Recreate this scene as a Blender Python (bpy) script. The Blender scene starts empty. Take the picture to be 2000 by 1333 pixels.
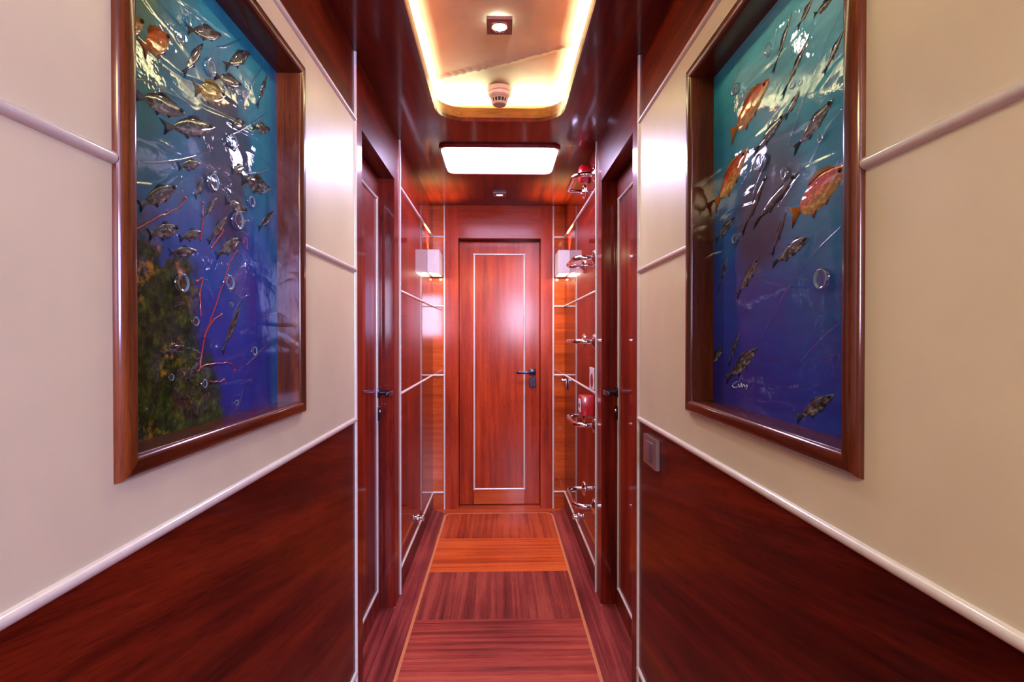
import bpy, bmesh, math, random
from mathutils import Vector, Matrix, noise
random.seed(7)
S = bpy.context.scene
COL = S.collection

# ---------------------------------------------------------------- camera, world, lights, exposure
CAM_H = 1.135
cd = bpy.data.cameras.new('camera'); cd.sensor_width = 36.0; cd.lens = 18.0; cd.clip_start = .02
cam = bpy.data.objects.new('camera', cd); COL.objects.link(cam)
cam.location = (.005, 0, CAM_H)
cam.rotation_euler = (math.pi/2 - .0075, 0, -.024)
S.camera = cam
S.view_settings.view_transform = 'Standard'; S.view_settings.look = 'None'
S.view_settings.exposure = 0.50; S.view_settings.gamma = 1.0
S.view_settings.use_curve_mapping = False
S.cycles.max_bounces = 10; S.cycles.glossy_bounces = 6; S.cycles.diffuse_bounces = 6
S.cycles.sample_clamp_indirect = 6.0
S.cycles.use_denoising = True
W = bpy.data.worlds.new('daylight'); S.world = W; W.use_nodes = True
W.node_tree.nodes['Background'].inputs[0].default_value = (.62, .60, 1.0, 1)
W.node_tree.nodes['Background'].inputs[1].default_value = 1.0

def area(name, loc, rot, sx, sy, power, col, spread=180):
    l = bpy.data.lights.new(name, 'AREA'); l.shape = 'RECTANGLE'; l.size = sx; l.size_y = sy
    l.energy = power; l.color = col; l.spread = math.radians(spread)
    o = bpy.data.objects.new(name, l); COL.objects.link(o); o.location = loc; o.rotation_euler = rot
    return o
def point(name, loc, power, col, r=.02):
    l = bpy.data.lights.new(name, 'POINT'); l.energy = power; l.color = col; l.shadow_soft_size = r
    o = bpy.data.objects.new(name, l); COL.objects.link(o); o.location = loc; return o
def spot(name, loc, power, col, angle, blend=.5, r=.02):
    l = bpy.data.lights.new(name, 'SPOT'); l.energy = power; l.color = col; l.shadow_soft_size = r
    l.spot_size = math.radians(angle); l.spot_blend = blend
    o = bpy.data.objects.new(name, l); COL.objects.link(o); o.location = loc; return o
WARM = (1.0, .74, .38); COOL = (.70, .66, 1.0); LAV = (.93, .84, 1.0)
PI = math.pi
# bluish light added through two invented windows in the lobby behind the camera
area('window_daylight', (.39, -2.55, 1.52), (PI/2, 0, 0), .42, .72, 74, (.80, .68, .98))
area('window_daylight', (.95, -2.55, 1.52), (PI/2, 0, 0), .46, .72, 72, (.46, .44, 1.0))
# cove strips in the ceiling tray, behind its lip, shining up and inward on the fabric
for sx in (-1, 1):
    area('cove_light', (sx*.315, .93, 2.040), (PI, sx*.50, 0), .03, 2.14, 30.0, (1.0, .94, .64))
area('cove_light', (0, 2.112, 2.034), (PI + .35, 0, 0), .50, .03, 4.2, (1.0, .94, .64))
# added warm fill in the lobby, no lamp body; yellows the right wall
area('added_warm_fill', (-.32, -.95, 1.985), (0, 0, 0), .4, .5, 27, (1.0, .77, .42))

# ---------------------------------------------------------------- helpers
def tag(o, label=None, cat=None, group=None, kind=None):
    if label: o['label'] = label
    if cat: o['category'] = cat
    if group: o['group'] = group
    if kind: o['kind'] = kind
    return o
def empty(name, loc=(0, 0, 0)):
    o = bpy.data.objects.new(name, None); o.empty_display_size = .05; COL.objects.link(o); o.location = loc; return o
def obj(name, bm, m, parent=None, smooth=False, angle=35):
    """bmesh in world coordinates -> one object; the parent's offset is kept out of the mesh"""
    bmesh.ops.recalc_face_normals(bm, faces=bm.faces)
    me = bpy.data.meshes.new(name)
    off = Vector((0, 0, 0))
    if parent is not None:
        p = parent
        while p is not None: off += p.location; p = p.parent
    if bm.verts:
        lo = Vector([min(v.co[i] for v in bm.verts) for i in range(3)]); hi = Vector([max(v.co[i] for v in bm.verts) for i in range(3)])
        c = (lo+hi)/2
    bmesh.ops.translate(bm, verts=bm.verts, vec=-c)
    if smooth:
        for f in bm.faces: f.smooth = True
        for e in bm.edges:
            if len(e.link_faces) == 2 and e.calc_face_angle(0) > math.radians(angle): e.smooth = False
    bm.to_mesh(me); bm.free()
    if m is not None:
        for x in (m if isinstance(m, (list, tuple)) else [m]): me.materials.append(x)
    o = bpy.data.objects.new(name, me); COL.objects.link(o)
    o.location = c - off
    if parent is not None: o.parent = parent
    return o
def box(bm, x0, x1, y0, y1, z0, z1, bev=0):
    vs = [bm.verts.new((x, y, z)) for x in (x0, x1) for y in (y0, y1) for z in (z0, z1)]
    fs = [bm.faces.new([vs[i] for i in f]) for f in ((0,1,3,2),(4,6,7,5),(0,4,5,1),(2,3,7,6),(0,2,6,4),(1,5,7,3))]
    if bev:
        es = list({e for f in fs for e in f.edges})
        bmesh.ops.bevel(bm, geom=es, offset=bev, segments=2, affect='EDGES', profile=.5)
def B(x0, x1, y0, y1, z0, z1, bev=0):
    bm = bmesh.new(); box(bm, min(x0,x1), max(x0,x1), min(y0,y1), max(y0,y1), min(z0,z1), max(z0,z1), bev); return bm
def slab(bm, outer, holes, a0, a1, place):
    """polygon with holes extruded a0..a1; place(u, v, a) -> xyz"""
    for a in (a0, a1):
        es = []
        for ring in [outer] + holes:
            vs = [bm.verts.new(place(u, v, a)) for u, v in ring]
            for i in range(len(vs)): es.append(bm.edges.new((vs[i], vs[(i+1) % len(vs)])))
        bmesh.ops.triangle_fill(bm, use_beauty=True, edges=es)
    for ring in [outer] + holes:
        n = len(ring)
        for i in range(n):
            (u0, v0), (u1, v1) = ring[i], ring[(i+1) % n]
            bm.faces.new([bm.verts.new(place(*q)) for q in ((u0,v0,a0),(u1,v1,a0),(u1,v1,a1),(u0,v0,a1))])
    bmesh.ops.remove_doubles(bm, verts=bm.verts, dist=1e-6)
XY = lambda u, v, a: (u, v, a)
YZ = lambda u, v, a: (a, u, v)
XZ = lambda u, v, a: (u, a, v)
def rect(u0, u1, v0, v1): return [(u0, v0), (u1, v0), (u1, v1), (u0, v1)]
def rrect(u0, u1, v0, v1, r, n=10, which=(1,1,1,1)):
    out = []
    for k, (cu, cv, a0) in enumerate(((u1-r, v0+r, -90), (u1-r, v1-r, 0), (u0+r, v1-r, 90), (u0+r, v0+r, 180))):
        if which[k]:
            for i in range(n+1):
                a = math.radians(a0 + 90*i/n); out.append((cu + r*math.cos(a), cv + r*math.sin(a)))
        else:
            out.append([(u1, v0), (u1, v1), (u0, v1), (u0, v0)][k])
    return out
def tube(bm, pts, r, n=14, cap=True, radii=None):
    pts = [Vector(p) for p in pts]; rings = []
    t = (pts[1]-pts[0]).normalized(); ref = Vector((0,0,1)) if abs(t.z) < .9 else Vector((1,0,0))
    nrm = t.cross(ref).normalized()
    for i, p in enumerate(pts):
        t = (pts[min(i+1, len(pts)-1)] - pts[max(i-1, 0)]).normalized()
        nrm = (nrm - t*nrm.dot(t)).normalized(); b = t.cross(nrm)
        rr = radii[i] if radii else r
        rings.append([bm.verts.new(p + nrm*rr*math.cos(2*PI*k/n) + b*rr*math.sin(2*PI*k/n)) for k in range(n)])
    for i in range(len(rings)-1):
        for k in range(n):
            bm.faces.new((rings[i][k], rings[i][(k+1)%n], rings[i+1][(k+1)%n], rings[i+1][k]))
    if cap: bm.faces.new(rings[0]); bm.faces.new(rings[-1])
def lathe(bm, prof, origin, axis, n=32):
    """prof: (radius, height along axis)"""
    axis = Vector(axis).normalized(); ref = Vector((0,0,1)) if abs(axis.z) < .9 else Vector((1,0,0))
    a = axis.cross(ref).normalized(); b = axis.cross(a); o = Vector(origin); rings = []
    for r, h in prof:
        if r < 1e-6: rings.append([bm.verts.new(o + axis*h)])
        else: rings.append([bm.verts.new(o + axis*h + (a*math.cos(2*PI*k/n) + b*math.sin(2*PI*k/n))*r) for k in range(n)])
    for i in range(len(rings)-1):
        p, q = rings[i], rings[i+1]
        for k in range(n):
            k2 = (k+1) % n
            if len(p) == 1 and len(q) == 1: continue
            if len(p) == 1: bm.faces.new((p[0], q[k2], q[k]))
            elif len(q) == 1: bm.faces.new((p[k], p[k2], q[0]))
            else: bm.faces.new((p[k], p[k2], q[k2], q[k]))
def arc(c, r, a0, a1, n=10):
    return [(c[0] + r*math.cos(math.radians(a0+(a1-a0)*i/n)), c[1] + r*math.sin(math.radians(a0+(a1-a0)*i/n))) for i in range(n+1)]
def half_round(bm, p0, p1, nrm, r, n=8, flat=1.0):
    p0, p1, nrm = Vector(p0), Vector(p1), Vector(nrm); t = (p1-p0).normalized(); s = t.cross(nrm)
    R = [[bm.verts.new(p + s*r*math.cos(PI*k/n) + nrm*(r*flat*math.sin(PI*k/n) if 0 < k < n else 0)) for k in range(n+1)] for p in (p0, p1)]
    for k in range(n): bm.faces.new((R[0][k], R[0][k+1], R[1][k+1], R[1][k]))
    bm.faces.new((R[0][0], R[1][0], R[1][n], R[0][n])); bm.faces.new(R[0]); bm.faces.new(R[1])

# ---------------------------------------------------------------- materials
class G:
    """tiny node-graph writer"""
    def __init__(s, name):
        s.m = bpy.data.materials.new(name); s.m.use_nodes = True; s.t = s.m.node_tree; s.n = s.t.nodes; s.l = s.t.links
        s.b = s.n['Principled BSDF']
    def new(s, ty, **kw):
        n = s.n.new(ty)
        for k, v in kw.items(): setattr(n, k, v)
        return n
    def put(s, sock, v):
        if hasattr(v, 'is_output'): s.l.new(v, sock)
        elif isinstance(v, (tuple, list)) and len(v) == 3 and sock.type == 'RGBA': sock.default_value = (*v, 1)
        else: sock.default_value = v
    def math(s, op, a, b=0.0, c=0.0, clamp=False):
        n = s.new('ShaderNodeMath', operation=op); n.use_clamp = clamp
        s.put(n.inputs[0], a); s.put(n.inputs[1], b); s.put(n.inputs[2], c); return n.outputs[0]
    def obj(s): 
        return s.new('ShaderNodeTexCoord').outputs['Object']
    def pos(s): return s.new('ShaderNodeNewGeometry').outputs['Position']
    def rnd(s): return s.new('ShaderNodeObjectInfo').outputs['Random']
    def sep(s, v):
        n = s.new('ShaderNodeSeparateXYZ'); s.l.new(v, n.inputs[0]); return n.outputs
    def mapv(s, v, scale=(1,1,1), loc=(0,0,0), rot=(0,0,0)):
        n = s.new('ShaderNodeMapping'); s.l.new(v, n.inputs['Vector']); n.inputs['Scale'].default_value = scale
        n.inputs['Location'].default_value = loc; n.inputs['Rotation'].default_value = rot; return n.outputs[0]
    def addv(s, v, w):
        n = s.new('ShaderNodeVectorMath', operation='ADD'); s.l.new(v, n.inputs[0]); s.put(n.inputs[1], w); return n.outputs[0]
    def noise(s, v, scale, detail=3, rough=.55, dist=0, out='Fac'):
        n = s.new('ShaderNodeTexNoise'); s.l.new(v, n.inputs['Vector']); n.inputs['Scale'].default_value = scale
        n.inputs['Detail'].default_value = detail; n.inputs['Roughness'].default_value = rough; n.inputs['Distortion'].default_value = dist
        return n.outputs[out]
    def ramp(s, f, stops, interp='LINEAR'):
        n = s.new('ShaderNodeValToRGB'); n.color_ramp.interpolation = interp; e = n.color_ramp.elements
        while len(e) < len(stops): e.new(.5)
        for i, (p, c) in enumerate(stops):
            e[i].position = p; e[i].color = (*c, 1) if isinstance(c, (tuple, list)) else (c, c, c, 1)
        s.l.new(f, n.inputs[0]); return n.outputs[0]
    def mix(s, f, a, b, mode='MIX'):
        n = s.new('ShaderNodeMix', data_type='RGBA', blend_type=mode)
        s.put(n.inputs[0], f); s.put(n.inputs[6], a); s.put(n.inputs[7], b); return n.outputs[2]
    def sm(s, x, lo, hi):
        n = s.new('ShaderNodeMapRange', interpolation_type='SMOOTHSTEP'); s.put(n.inputs[0], x)
        n.inputs[1].default_value = lo; n.inputs[2].default_value = hi; n.inputs[3].default_value = 0; n.inputs[4].default_value = 1
        return n.outputs[0]
    def bump(s, h, dist, strength=1.0, normal=None):
        n = s.new('ShaderNodeBump'); s.l.new(h, n.inputs['Height']); n.inputs['Distance'].default_value = dist; n.inputs['Strength'].default_value = strength
        if normal is not None: s.l.new(normal, n.inputs['Normal'])
        return n.outputs[0]
    def set(s, **kw):
        for k, v in kw.items(): s.put(s.b.inputs[k.replace('_', ' ')], v)
        return s.m

def wood(name, along, dark, mid, light, rough=.45, coat=.6, coat_rough=.06, stripe=26, tilt=0.0, contrast=(.32, .5, .68), spec=.08, st=.05):
    """sapele mahogany, ribbon figure running along axis 'x', 'y' or 'z', under lacquer"""
    g = G(name); P = g.pos()
    off = g.new('ShaderNodeCombineXYZ'); r = g.rnd()
    for i, k in enumerate((37.0, 71.0, 53.0)): g.put(off.inputs[i], g.math('MULTIPLY', r, k))
    sc = {'x': (st, 1, 1), 'y': (1, st, 1), 'z': (1, 1, st)}[along]
    rot = {'x': (0, 0, 0), 'y': (tilt, 0, 0), 'z': (0, 0, 0)}[along]
    V = g.addv(g.mapv(g.mapv(P, rot=rot), scale=sc), off.outputs[0])
    n1 = g.noise(V, stripe, 3, .6, .08)
    n2 = g.noise(V, stripe*5.5, 3, .65)
    n3 = g.noise(g.addv(g.mapv(P, scale=tuple(.4 + .6*(1-q) if q < 1 else 1 for q in sc)), off.outputs[0]), 2.2, 2, .5)
    f = g.math('ADD', g.math('MULTIPLY', n1, .62), g.math('MULTIPLY', n2, .26))
    f = g.math('ADD', f, g.math('MULTIPLY', g.math('SUBTRACT', n3, .5), .35))
    f = g.math('ADD', f, .06)
    c = g.ramp(f, [(contrast[0], dark), (contrast[1], mid), (contrast[2], light)])
    pores = g.ramp(g.noise(g.mapv(V, scale=(1,1,1)), stripe*22, 2, .5), [(.36, .55), (.46, 1.0)])
    c = g.mix(.6, c, pores, 'MULTIPLY')
    return g.set(Base_Color=c, Roughness=rough, Specular_IOR_Level=spec, Coat_Weight=coat, Coat_Roughness=coat_rough, Coat_IOR=1.5,
                 Normal=g.bump(n2, .0002, .12))
def plain(name, col, rough=.4, metal=0.0, coat=0.0, coat_rough=.05, spec=.5, grain=0.0, bump=0.0):
    g = G(name); P = g.obj()
    n = g.noise(P, 40 if not grain else grain, 3)
    c = g.ramp(n, [(.3, tuple(v*.93 for v in col)), (.7, tuple(min(1, v*1.04) for v in col))])
    kw = dict(Base_Color=c, Roughness=rough, Metallic=metal, Coat_Weight=coat, Coat_Roughness=coat_rough, Specular_IOR_Level=spec)
    if bump: kw['Normal'] = g.bump(n, bump, .5)
    return g.set(**kw)
def glow(name, col, strength):
    g = G(name); return g.set(Base_Color=(.8, .8, .8), Emission_Color=col, Emission_Strength=strength)

D, M_, L = (.035, .0022, .0012), (.140, .0085, .0032), (.25, .022, .007)
wood_wainscot = wood('mahogany_wainscot', 'y', (.018, .0012, .0006), (.078, .0058, .0017), (.175, .016, .0040), .45, .40, .16, 22, tilt=.20)
wood_panel = wood('mahogany_panel', 'y', D, M_, L, .45, .85, .035, 20, tilt=.10, contrast=(.24, .5, .78), st=.03)
wood_stile = wood('mahogany_stile', 'z', D, M_, L, .45, .6, .10, 30)
wood_band = wood('mahogany_band', 'y', (.028, .0030, .0010), (.10, .0105, .0028), (.20, .025, .006), .45, .5, .14, 26)
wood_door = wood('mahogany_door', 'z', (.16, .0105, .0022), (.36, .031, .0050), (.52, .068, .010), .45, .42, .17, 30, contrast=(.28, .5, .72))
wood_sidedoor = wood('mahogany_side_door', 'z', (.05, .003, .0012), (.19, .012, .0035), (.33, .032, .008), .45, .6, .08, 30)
wood_orange = wood('mahogany_crossgrain', 'x', (.19, .023, .003), (.46, .068, .008), (.62, .115, .014), .45, .6, .07, 24, contrast=(.3, .5, .66))
wood_frame = wood('walnut_frame', 'z', (.032, .006, .0018), (.082, .017, .0042), (.155, .036, .008), .42, .6, .12, 34)
wood_frame_h = wood('walnut_frame_rail', 'y', (.032, .0052, .0016), (.090, .0145, .0036), (.165, .031, .007), .42, .7, .10, 34)
wood_ceiling = wood('mahogany_ceiling', 'y', (.028, .0024, .0012), (.090, .0075, .0030), (.15, .015, .0045), .45, .8, .12, 26)
fl = dict(rough=.45, coat=.4, coat_rough=.22, spec=.08, contrast=(.37, .5, .62), st=.022)
floor_border = wood('floor_border', 'y', (.10, .012, .012), (.21, .029, .028), (.32, .054, .045), stripe=44, **fl)
floor_border_x = wood('floor_border_cross', 'x', (.20, .023, .008), (.38, .054, .014), (.50, .082, .022), stripe=44, **fl)
floor_dark = wood('floor_board_dark', 'y', (.105, .013, .012), (.21, .031, .025), (.33, .060, .040), stripe=44, **fl)
floor_red = wood('floor_board_red', 'y', (.17, .017, .008), (.32, .039, .013), (.45, .068, .021), stripe=44, **fl)
floor_orange = wood('floor_board_orange', 'x', (.33, .040, .008), (.52, .078, .014), (.63, .115, .022), stripe=44, **fl)
floor_pink = wood('floor_board_pink', 'x', (.15, .018, .017), (.34, .050, .036), (.48, .090, .056), stripe=44, **fl)
floor_inlay = plain('floor_inlay', (.56, .19, .075), .4, coat=.6, coat_rough=.2, spec=.35)
cream = plain('cream_lacquer', (.655, .612, .455), .42, coat=.25, coat_rough=.22, grain=6, bump=.0003)
white_trim = plain('white_trim', (.60, .58, .56), .30, coat=.6, coat_rough=.12)
chrome = plain('chrome', (.80, .80, .83), .07, metal=1.0)
steel = plain('brushed_steel', (.55, .54, .56), .28, metal=1.0)
darkmetal = plain('dark_nickel', (.055, .055, .085), .22, metal=.9)
bronze = plain('bronze_metal', (.20, .145, .145), .35, metal=.25, coat=.5, coat_rough=.12)
switch_grey = plain('switch_grey', (.10, .09, .13), .3, coat=.6, coat_rough=.1)
blackhole = plain('black_hole', (.006, .005, .006), .6)
red_plastic = plain('red_plastic', (.46, .006, .014), .28, coat=.6, coat_rough=.06)
white_plastic = plain('white_plastic', (.50, .47, .39), .35)
sign_white = plain('sign_white', (.80, .80, .86), .35)
shade_m = plain('lamp_shade_white', (.56, .49, .46), .5)
bulb_glow = glow('bulb_glow', (1.0, .86, .62), 30)
lens_glow = glow('lens_glow', (1.0, .95, .86), 14)

# ---------------------------------------------------------------- special materials
g = G('hatch_daylight'); P = g.pos(); q = g.sep(P)
pl = g.math('PINGPONG', q[1], .024); pl = g.sm(pl, .000, .0035)
side = g.sm(q[0], .10, .14); edge = g.math('SUBTRACT', 1.0, g.sm(q[0], .19, .20))
f = g.math('SUBTRACT', 1.0, g.math('MULTIPLY', g.math('MULTIPLY', side, edge), g.math('MULTIPLY', g.math('SUBTRACT', 1.0, pl), .98)))
hatch_m = g.set(Base_Color=(.8, .8, .8), Emission_Color=g.mix(f, (.030, .021, .030), (.72, .62, 1.0)), Emission_Strength=30.0)
g = G('headliner_fabric'); P = g.pos()
w1 = g.new('ShaderNodeTexWave'); g.l.new(P, w1.inputs['Vector']); w1.inputs['Scale'].default_value = 130; w1.inputs['Distortion'].default_value = 2
c = g.ramp(g.noise(P, 9, 4), [(.3, (.46, .48, .34)), (.7, (.55, .57, .41))])
fabric = g.set(Base_Color=c, Roughness=.75, Specular_IOR_Level=.25, Normal=g.bump(g.noise(P, 300, 2), .0006, .4))

# ---------------------------------------------------------------- floor
XW, XO, YE = .435, .56, 3.38
floor = tag(empty('floor'), 'mahogany plank floor with pale inlaid border line', 'floor', kind='structure')
IX, IW, IY = .347, .012, 3.300
def fpart(name, ring, holes, m, z0=-.02, z1=0):
    bm = bmesh.new(); slab(bm, ring, holes, z0, z1, XY); return obj(name, bm, m, floor)
rings_in = rrect(-IX+IW, IX-IW, -.6, IY-IW, .046, 8, (0, 1, 1, 0))
ring_out = rrect(-IX, IX, -.6, IY, .055, 8, (0, 1, 1, 0))
def open_ring(outer, inner):            # U-shaped strip between the two outlines, open towards the lobby
    o = outer[1:-1]; i = inner[1:-1]
    return [outer[0]] + o + [outer[-1]] + [inner[-1]] + i[::-1] + [inner[0]]
fpart('inlay_line', open_ring(ring_out, rings_in), [], floor_inlay)
ys = [IY-IW, 2.881, 2.471, 2.052, 1.636, 1.222, .81, .40, -.01, -.6]
mats = [floor_red, floor_orange, floor_dark, floor_pink, floor_red, floor_orange, floor_dark, floor_pink, floor_red]
for k in range(9):
    y1, y0 = ys[k], ys[k+1]
    ring = rrect(-IX+IW, IX-IW, y0, y1, .046, 8, (0, 1, 1, 0)) if k == 0 else rect(-IX+IW, IX-IW, y0, y1)
    fpart('floor_board', ring, [], mats[k])
# border: two long planks and a mitred plank at the end
def side_border(s):
    a = arc((s*(IX-.055), IY-.055), .055, 0 if s > 0 else 180, 45 if s > 0 else 135, 4)
    pts = [(s*XW, -.6), (s*XW, YE)] + a[::-1] + [(s*IX, -.6)]
    return pts
for s in (-1, 1): fpart('border_plank', side_border(s), [], floor_border)
a = arc((IX-.055, IY-.055), .055, 45, 90, 4); b = arc((-IX+.055, IY-.055), .055, 90, 135, 4)
fpart('end_plank', [(-XW, YE)] + [(XW, YE)] + a + b, [], floor_border_x)
for s in (-1, 1):
    fpart('threshold', rect(*sorted((s*.437, s*XO)), 1.65, 2.155), [], floor_border)
fpart('threshold', rect(-.27, .278, YE+.0005, 3.50), [], floor_border_x)
fpart('lobby_floor', rect(-1.6, 1.6, -2.6, -.6), [], floor_pink)

# ---------------------------------------------------------------- ceiling with the lit tray and the deck hatch
ceiling = tag(empty('ceiling', (0, 0, 2.0)), 'dark lacquered mahogany ceiling with glowing fabric tray', 'ceiling', kind='structure')
TX, TY0, TY1, TR = .256, -.15, 2.050, .125
bm = bmesh.new()
hole1 = rrect(-TX+.006, TX+.006, TY0, TY1, TR, 14); hole2 = rrect(-.272, .283, 2.300, 2.694, .045, 10)
slab(bm, rect(-XO, XO, -.6, 3.5), [hole1, hole2], 2.0, 2.006, XY)
obj('ceiling_panel', bm, wood_ceiling, ceiling)
bm = bmesh.new()
slab(bm, rrect(-TX+.003, TX+.009, TY0-.003, TY1+.003, TR+.003, 14), [rrect(-TX+.015, TX-.003, TY0+.009, TY1-.009, TR-.009, 14)], 2.0065, 2.046, XY)
bead = bmesh.new()
slab(bead, rrect(-TX+.0065, TX+.0055, TY0+.0005, TY1-.0005, TR-.0005, 14), [rrect(-TX+.018, TX-.006, TY0+.012, TY1-.012, TR-.012, 14)], 1.991, 2.0062, XY)
obj('tray_bead', bead, wood_ceiling, ceiling, True)
lip_m = wood('tray_lip', 'x', (.13, .045, .008), (.24, .095, .018), (.32, .14, .028), .35, .8, .12, 14)
obj('tray_lip', bm, lip_m, ceiling, True)
bm = bmesh.new()
for x0, x1, y0, y1 in ((-.376, -.36, -.30, 2.166), (.36, .376, -.30, 2.166), (-.36, .36, 2.15, 2.166), (-.36, .36, -.30, -.284)):
    box(bm, x0, x1, y0, y1, 2.0065, 2.14)
obj('tray_side', bm, wood_orange, ceiling)
bm = bmesh.new(); NX, NY = 60, 180; gr = []
sa, sb = Vector((-.40, 2.018)), Vector((.40, 1.617)); sd = (sb-sa).normalized()
def fabz(x, y):
    z = 2.105 + .0035*noise.noise(Vector((x*4, y*4, 1.3))) + .0012*noise.noise(Vector((x*16, y*16, 4.)))
    d = (Vector((x, y))-sa).dot(Vector((-sd.y, sd.x)))           # distance from the seam, + is the far side
    z += -.009*math.exp(-(d/.008)**2) - (.004*math.exp(-max(0, -d)/.09) if d < 0 else 0)
    z -= .004*math.exp(-((2.15-y)/.03)) * (.35 + .65*math.sin((x+.36)/.72*PI*1.6+.4))
    dd = math.hypot(x-.085, y-1.575); z += .0015*math.exp(-(dd/.03)**2)*math.sin(x*180)
    return z
for j in range(NY+1):
    y = -.284 + (2.434)*j/NY
    gr.append([bm.verts.new((-.36+.72*i/NX, y, fabz(-.36+.72*i/NX, y))) for i in range(NX+1)])
for j in range(NY):
    for i in range(NX): bm.faces.new((gr[j][i], gr[j][i+1], gr[j+1][i+1], gr[j+1][i]))
obj('headliner', bm, fabric, ceiling, True, 180)
obj('ceiling_back', B(-.37, .37, -.295, 2.16, 2.141, 2.15), cream, ceiling)
obj('lobby_ceiling', B(-1.6, 1.6, -2.6, -.6, 2.0, 2.02), cream, ceiling)
# deck hatch
win = tag(empty('window_1', (.0055, 2.497, 2.0)), 'glowing white rounded deck hatch in the dark ceiling', 'window', kind='structure')
bm = bmesh.new()
slab(bm, rrect(-.2715, .2825, 2.3005, 2.6935, .0445, 10), [rrect(-.262, .273, 2.310, 2.684, .042, 10)], 1.988, 2.012, XY)
obj('window_frame', bm, wood('hatch_rim', 'y', (.07, .004, .004), (.16, .010, .008), (.22, .02, .012), .3, 1, .08, 30), win, True)
obj('window_pane', B(-.2625, .2735, 2.3095, 2.6845, 2.0085, 2.0125), hatch_m, win)

# ---------------------------------------------------------------- side walls
RAILS = (1.797, 1.339, .884, .110)
FY0, FY1, FZ0, FZ1 = .621, 1.123, .995, 1.707      # opening of the picture frames
FW = .028
def ybox(s, y0, y1, z0, z1, x0=XW, x1=XO): return B(s*x0, s*x1, y0, y1, z0, z1)
def build_wall(s, nm):
    w = tag(empty('wall_'+nm, (s*XW, 1.5, 0)), 'cream and mahogany corridor wall on the %s' % nm, 'wall', kind='structure')
    bm = bmesh.new()
    slab(bm, rect(-.6, 1.57, .884, 1.797), [rect(FY0-.004, FY1+.004, FZ0-.004, FZ1+.004)], s*XW, s*.492, YZ)
    box(bm, *sorted((s*.492, s*XO)), -.6, 1.57, .884, 1.797)
    obj('cream_panel', bm, cream, w)
    obj('wainscot', ybox(s, -.6, 1.57, 0, .884), wood_wainscot, w)
    obj('upper_band', ybox(s, -.6, 1.57, 1.797, 2.0), wood_band, w)
    obj('door_jamb', ybox(s, 1.57, 1.65, 0, 2.0), wood_stile, w)
    obj('door_header', ybox(s, 1.65, 2.155, 1.797, 2.0), wood_band, w)
    obj('door_jamb', ybox(s, 2.155, 2.265, 0, 2.0), wood_stile, w)
    zs = (2.0,) + RAILS + (0.,)
    for k in range(5):
        obj('wall_panel' if k < 4 else 'skirting', ybox(s, 2.265, YE, zs[k+1], zs[k]), wood_panel if k < 4 else wood_band, w)
    n = (-s, 0, 0)
    for z in RAILS:
        segs = [(-.6, FY0-FW, .0), (FY1+FW, 1.57, .0)] if z == 1.339 else [(-.6, 1.57, 0)]
        for y0, y1, _ in segs:
            bm = bmesh.new(); half_round(bm, (s*XW, y0, z), (s*XW, y1, z), n, .0075); obj('trim_strip', bm, white_trim, w, True)
        bm = bmesh.new(); half_round(bm, (s*XW, 2.265, z), (s*XW, YE, z), n, .0065); obj('trim_strip', bm, white_trim, w, True)
    for y in (1.57, 2.265):
        bm = bmesh.new(); half_round(bm, (s*XW, y, 0), (s*XW, y, 2.0), n, .0065); obj('corner_strip', bm, white_trim, w, True)
    return w
build_wall(-1, 'left'); build_wall(1, 'right')

# end wall
we = tag(empty('wall_end', (0, YE, 0)), 'mahogany end wall framing the far door', 'wall', kind='structure')
DX0, DX1, DZ = -.268, .276, 1.786
for s in (-1, 1):
    zs = (2.0,) + RAILS + (0.,)
    for k in range(5):
        obj('side_panel', B(s*XO, s*.359, YE, 3.50, zs[k+1], zs[k]), wood_orange, we)
    for z in RAILS:
        bm = bmesh.new(); half_round(bm, (s*XW, YE, z), (s*.359, YE, z), (0, -1, 0), .006); obj('trim_strip', bm, white_trim, we, True)
    bm = bmesh.new(); half_round(bm, (s*.359, YE, 0), (s*.359, YE, 2.0), (0, -1, 0), .0068); obj('corner_strip', bm, white_trim, we, True)
obj('door_stile', B(-.359, DX0, YE-.004, 3.50, 0, 2.0), wood_door, we)
obj('door_stile', B(DX1, .359, YE-.004, 3.50, 0, 2.0), wood_door, we)
obj('door_header', B(DX0, DX1, YE-.004, 3.50, DZ, 2.0), wood('mahogany_header', 'x', (.15, .010, .0025), (.33, .028, .005), (.46, .055, .009), .45, .42, .20, 26), we)
obj('wall_back', B(-.6, .6, 3.501, 3.56, 0, 2.15), wood_stile, we)

# lobby behind the camera; its two windows are invented to supply bluish light
wl = tag(empty('wall_rear', (0, -2.5, 0)), 'cream lobby wall behind the viewer', 'wall', kind='structure')
bm = bmesh.new()
slab(bm, rect(-1.6, 1.6, 0, 2.0), [rect(.16, .62, 1.12, 1.92), rect(.70, 1.20, 1.12, 1.92)], -2.5, -2.6, XZ)
obj('lobby_wall', bm, wood_band, wl)
for x in (-1.6, 1.5): obj('lobby_wall', B(x, x+.1, -2.5, -.6, 0, 2.0), wood_band, wl)
for s in (-1, 1): obj('lobby_wall', B(s*XO, s*1.6, -.7, -.6, 0, 2.0), wood_band, wl)
for k, (x0, x1, z0, z1) in enumerate(((.16, .62, 1.12, 1.92), (.70, 1.20, 1.12, 1.92))):
    wv = tag(empty('window_%d' % (k+2), ((x0+x1)/2, -2.55, z0)), 'invented framed lobby window behind the viewer, added for bluish light', 'window', kind='structure')
    bm = bmesh.new(); slab(bm, rect(x0-.03, x1+.03, z0-.03, z1+.03), [rect(x0+.01, x1-.01, z0+.01, z1-.01)], -2.498, -2.485, XZ)
    obj('window_frame', bm, wood_stile, wv)

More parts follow.
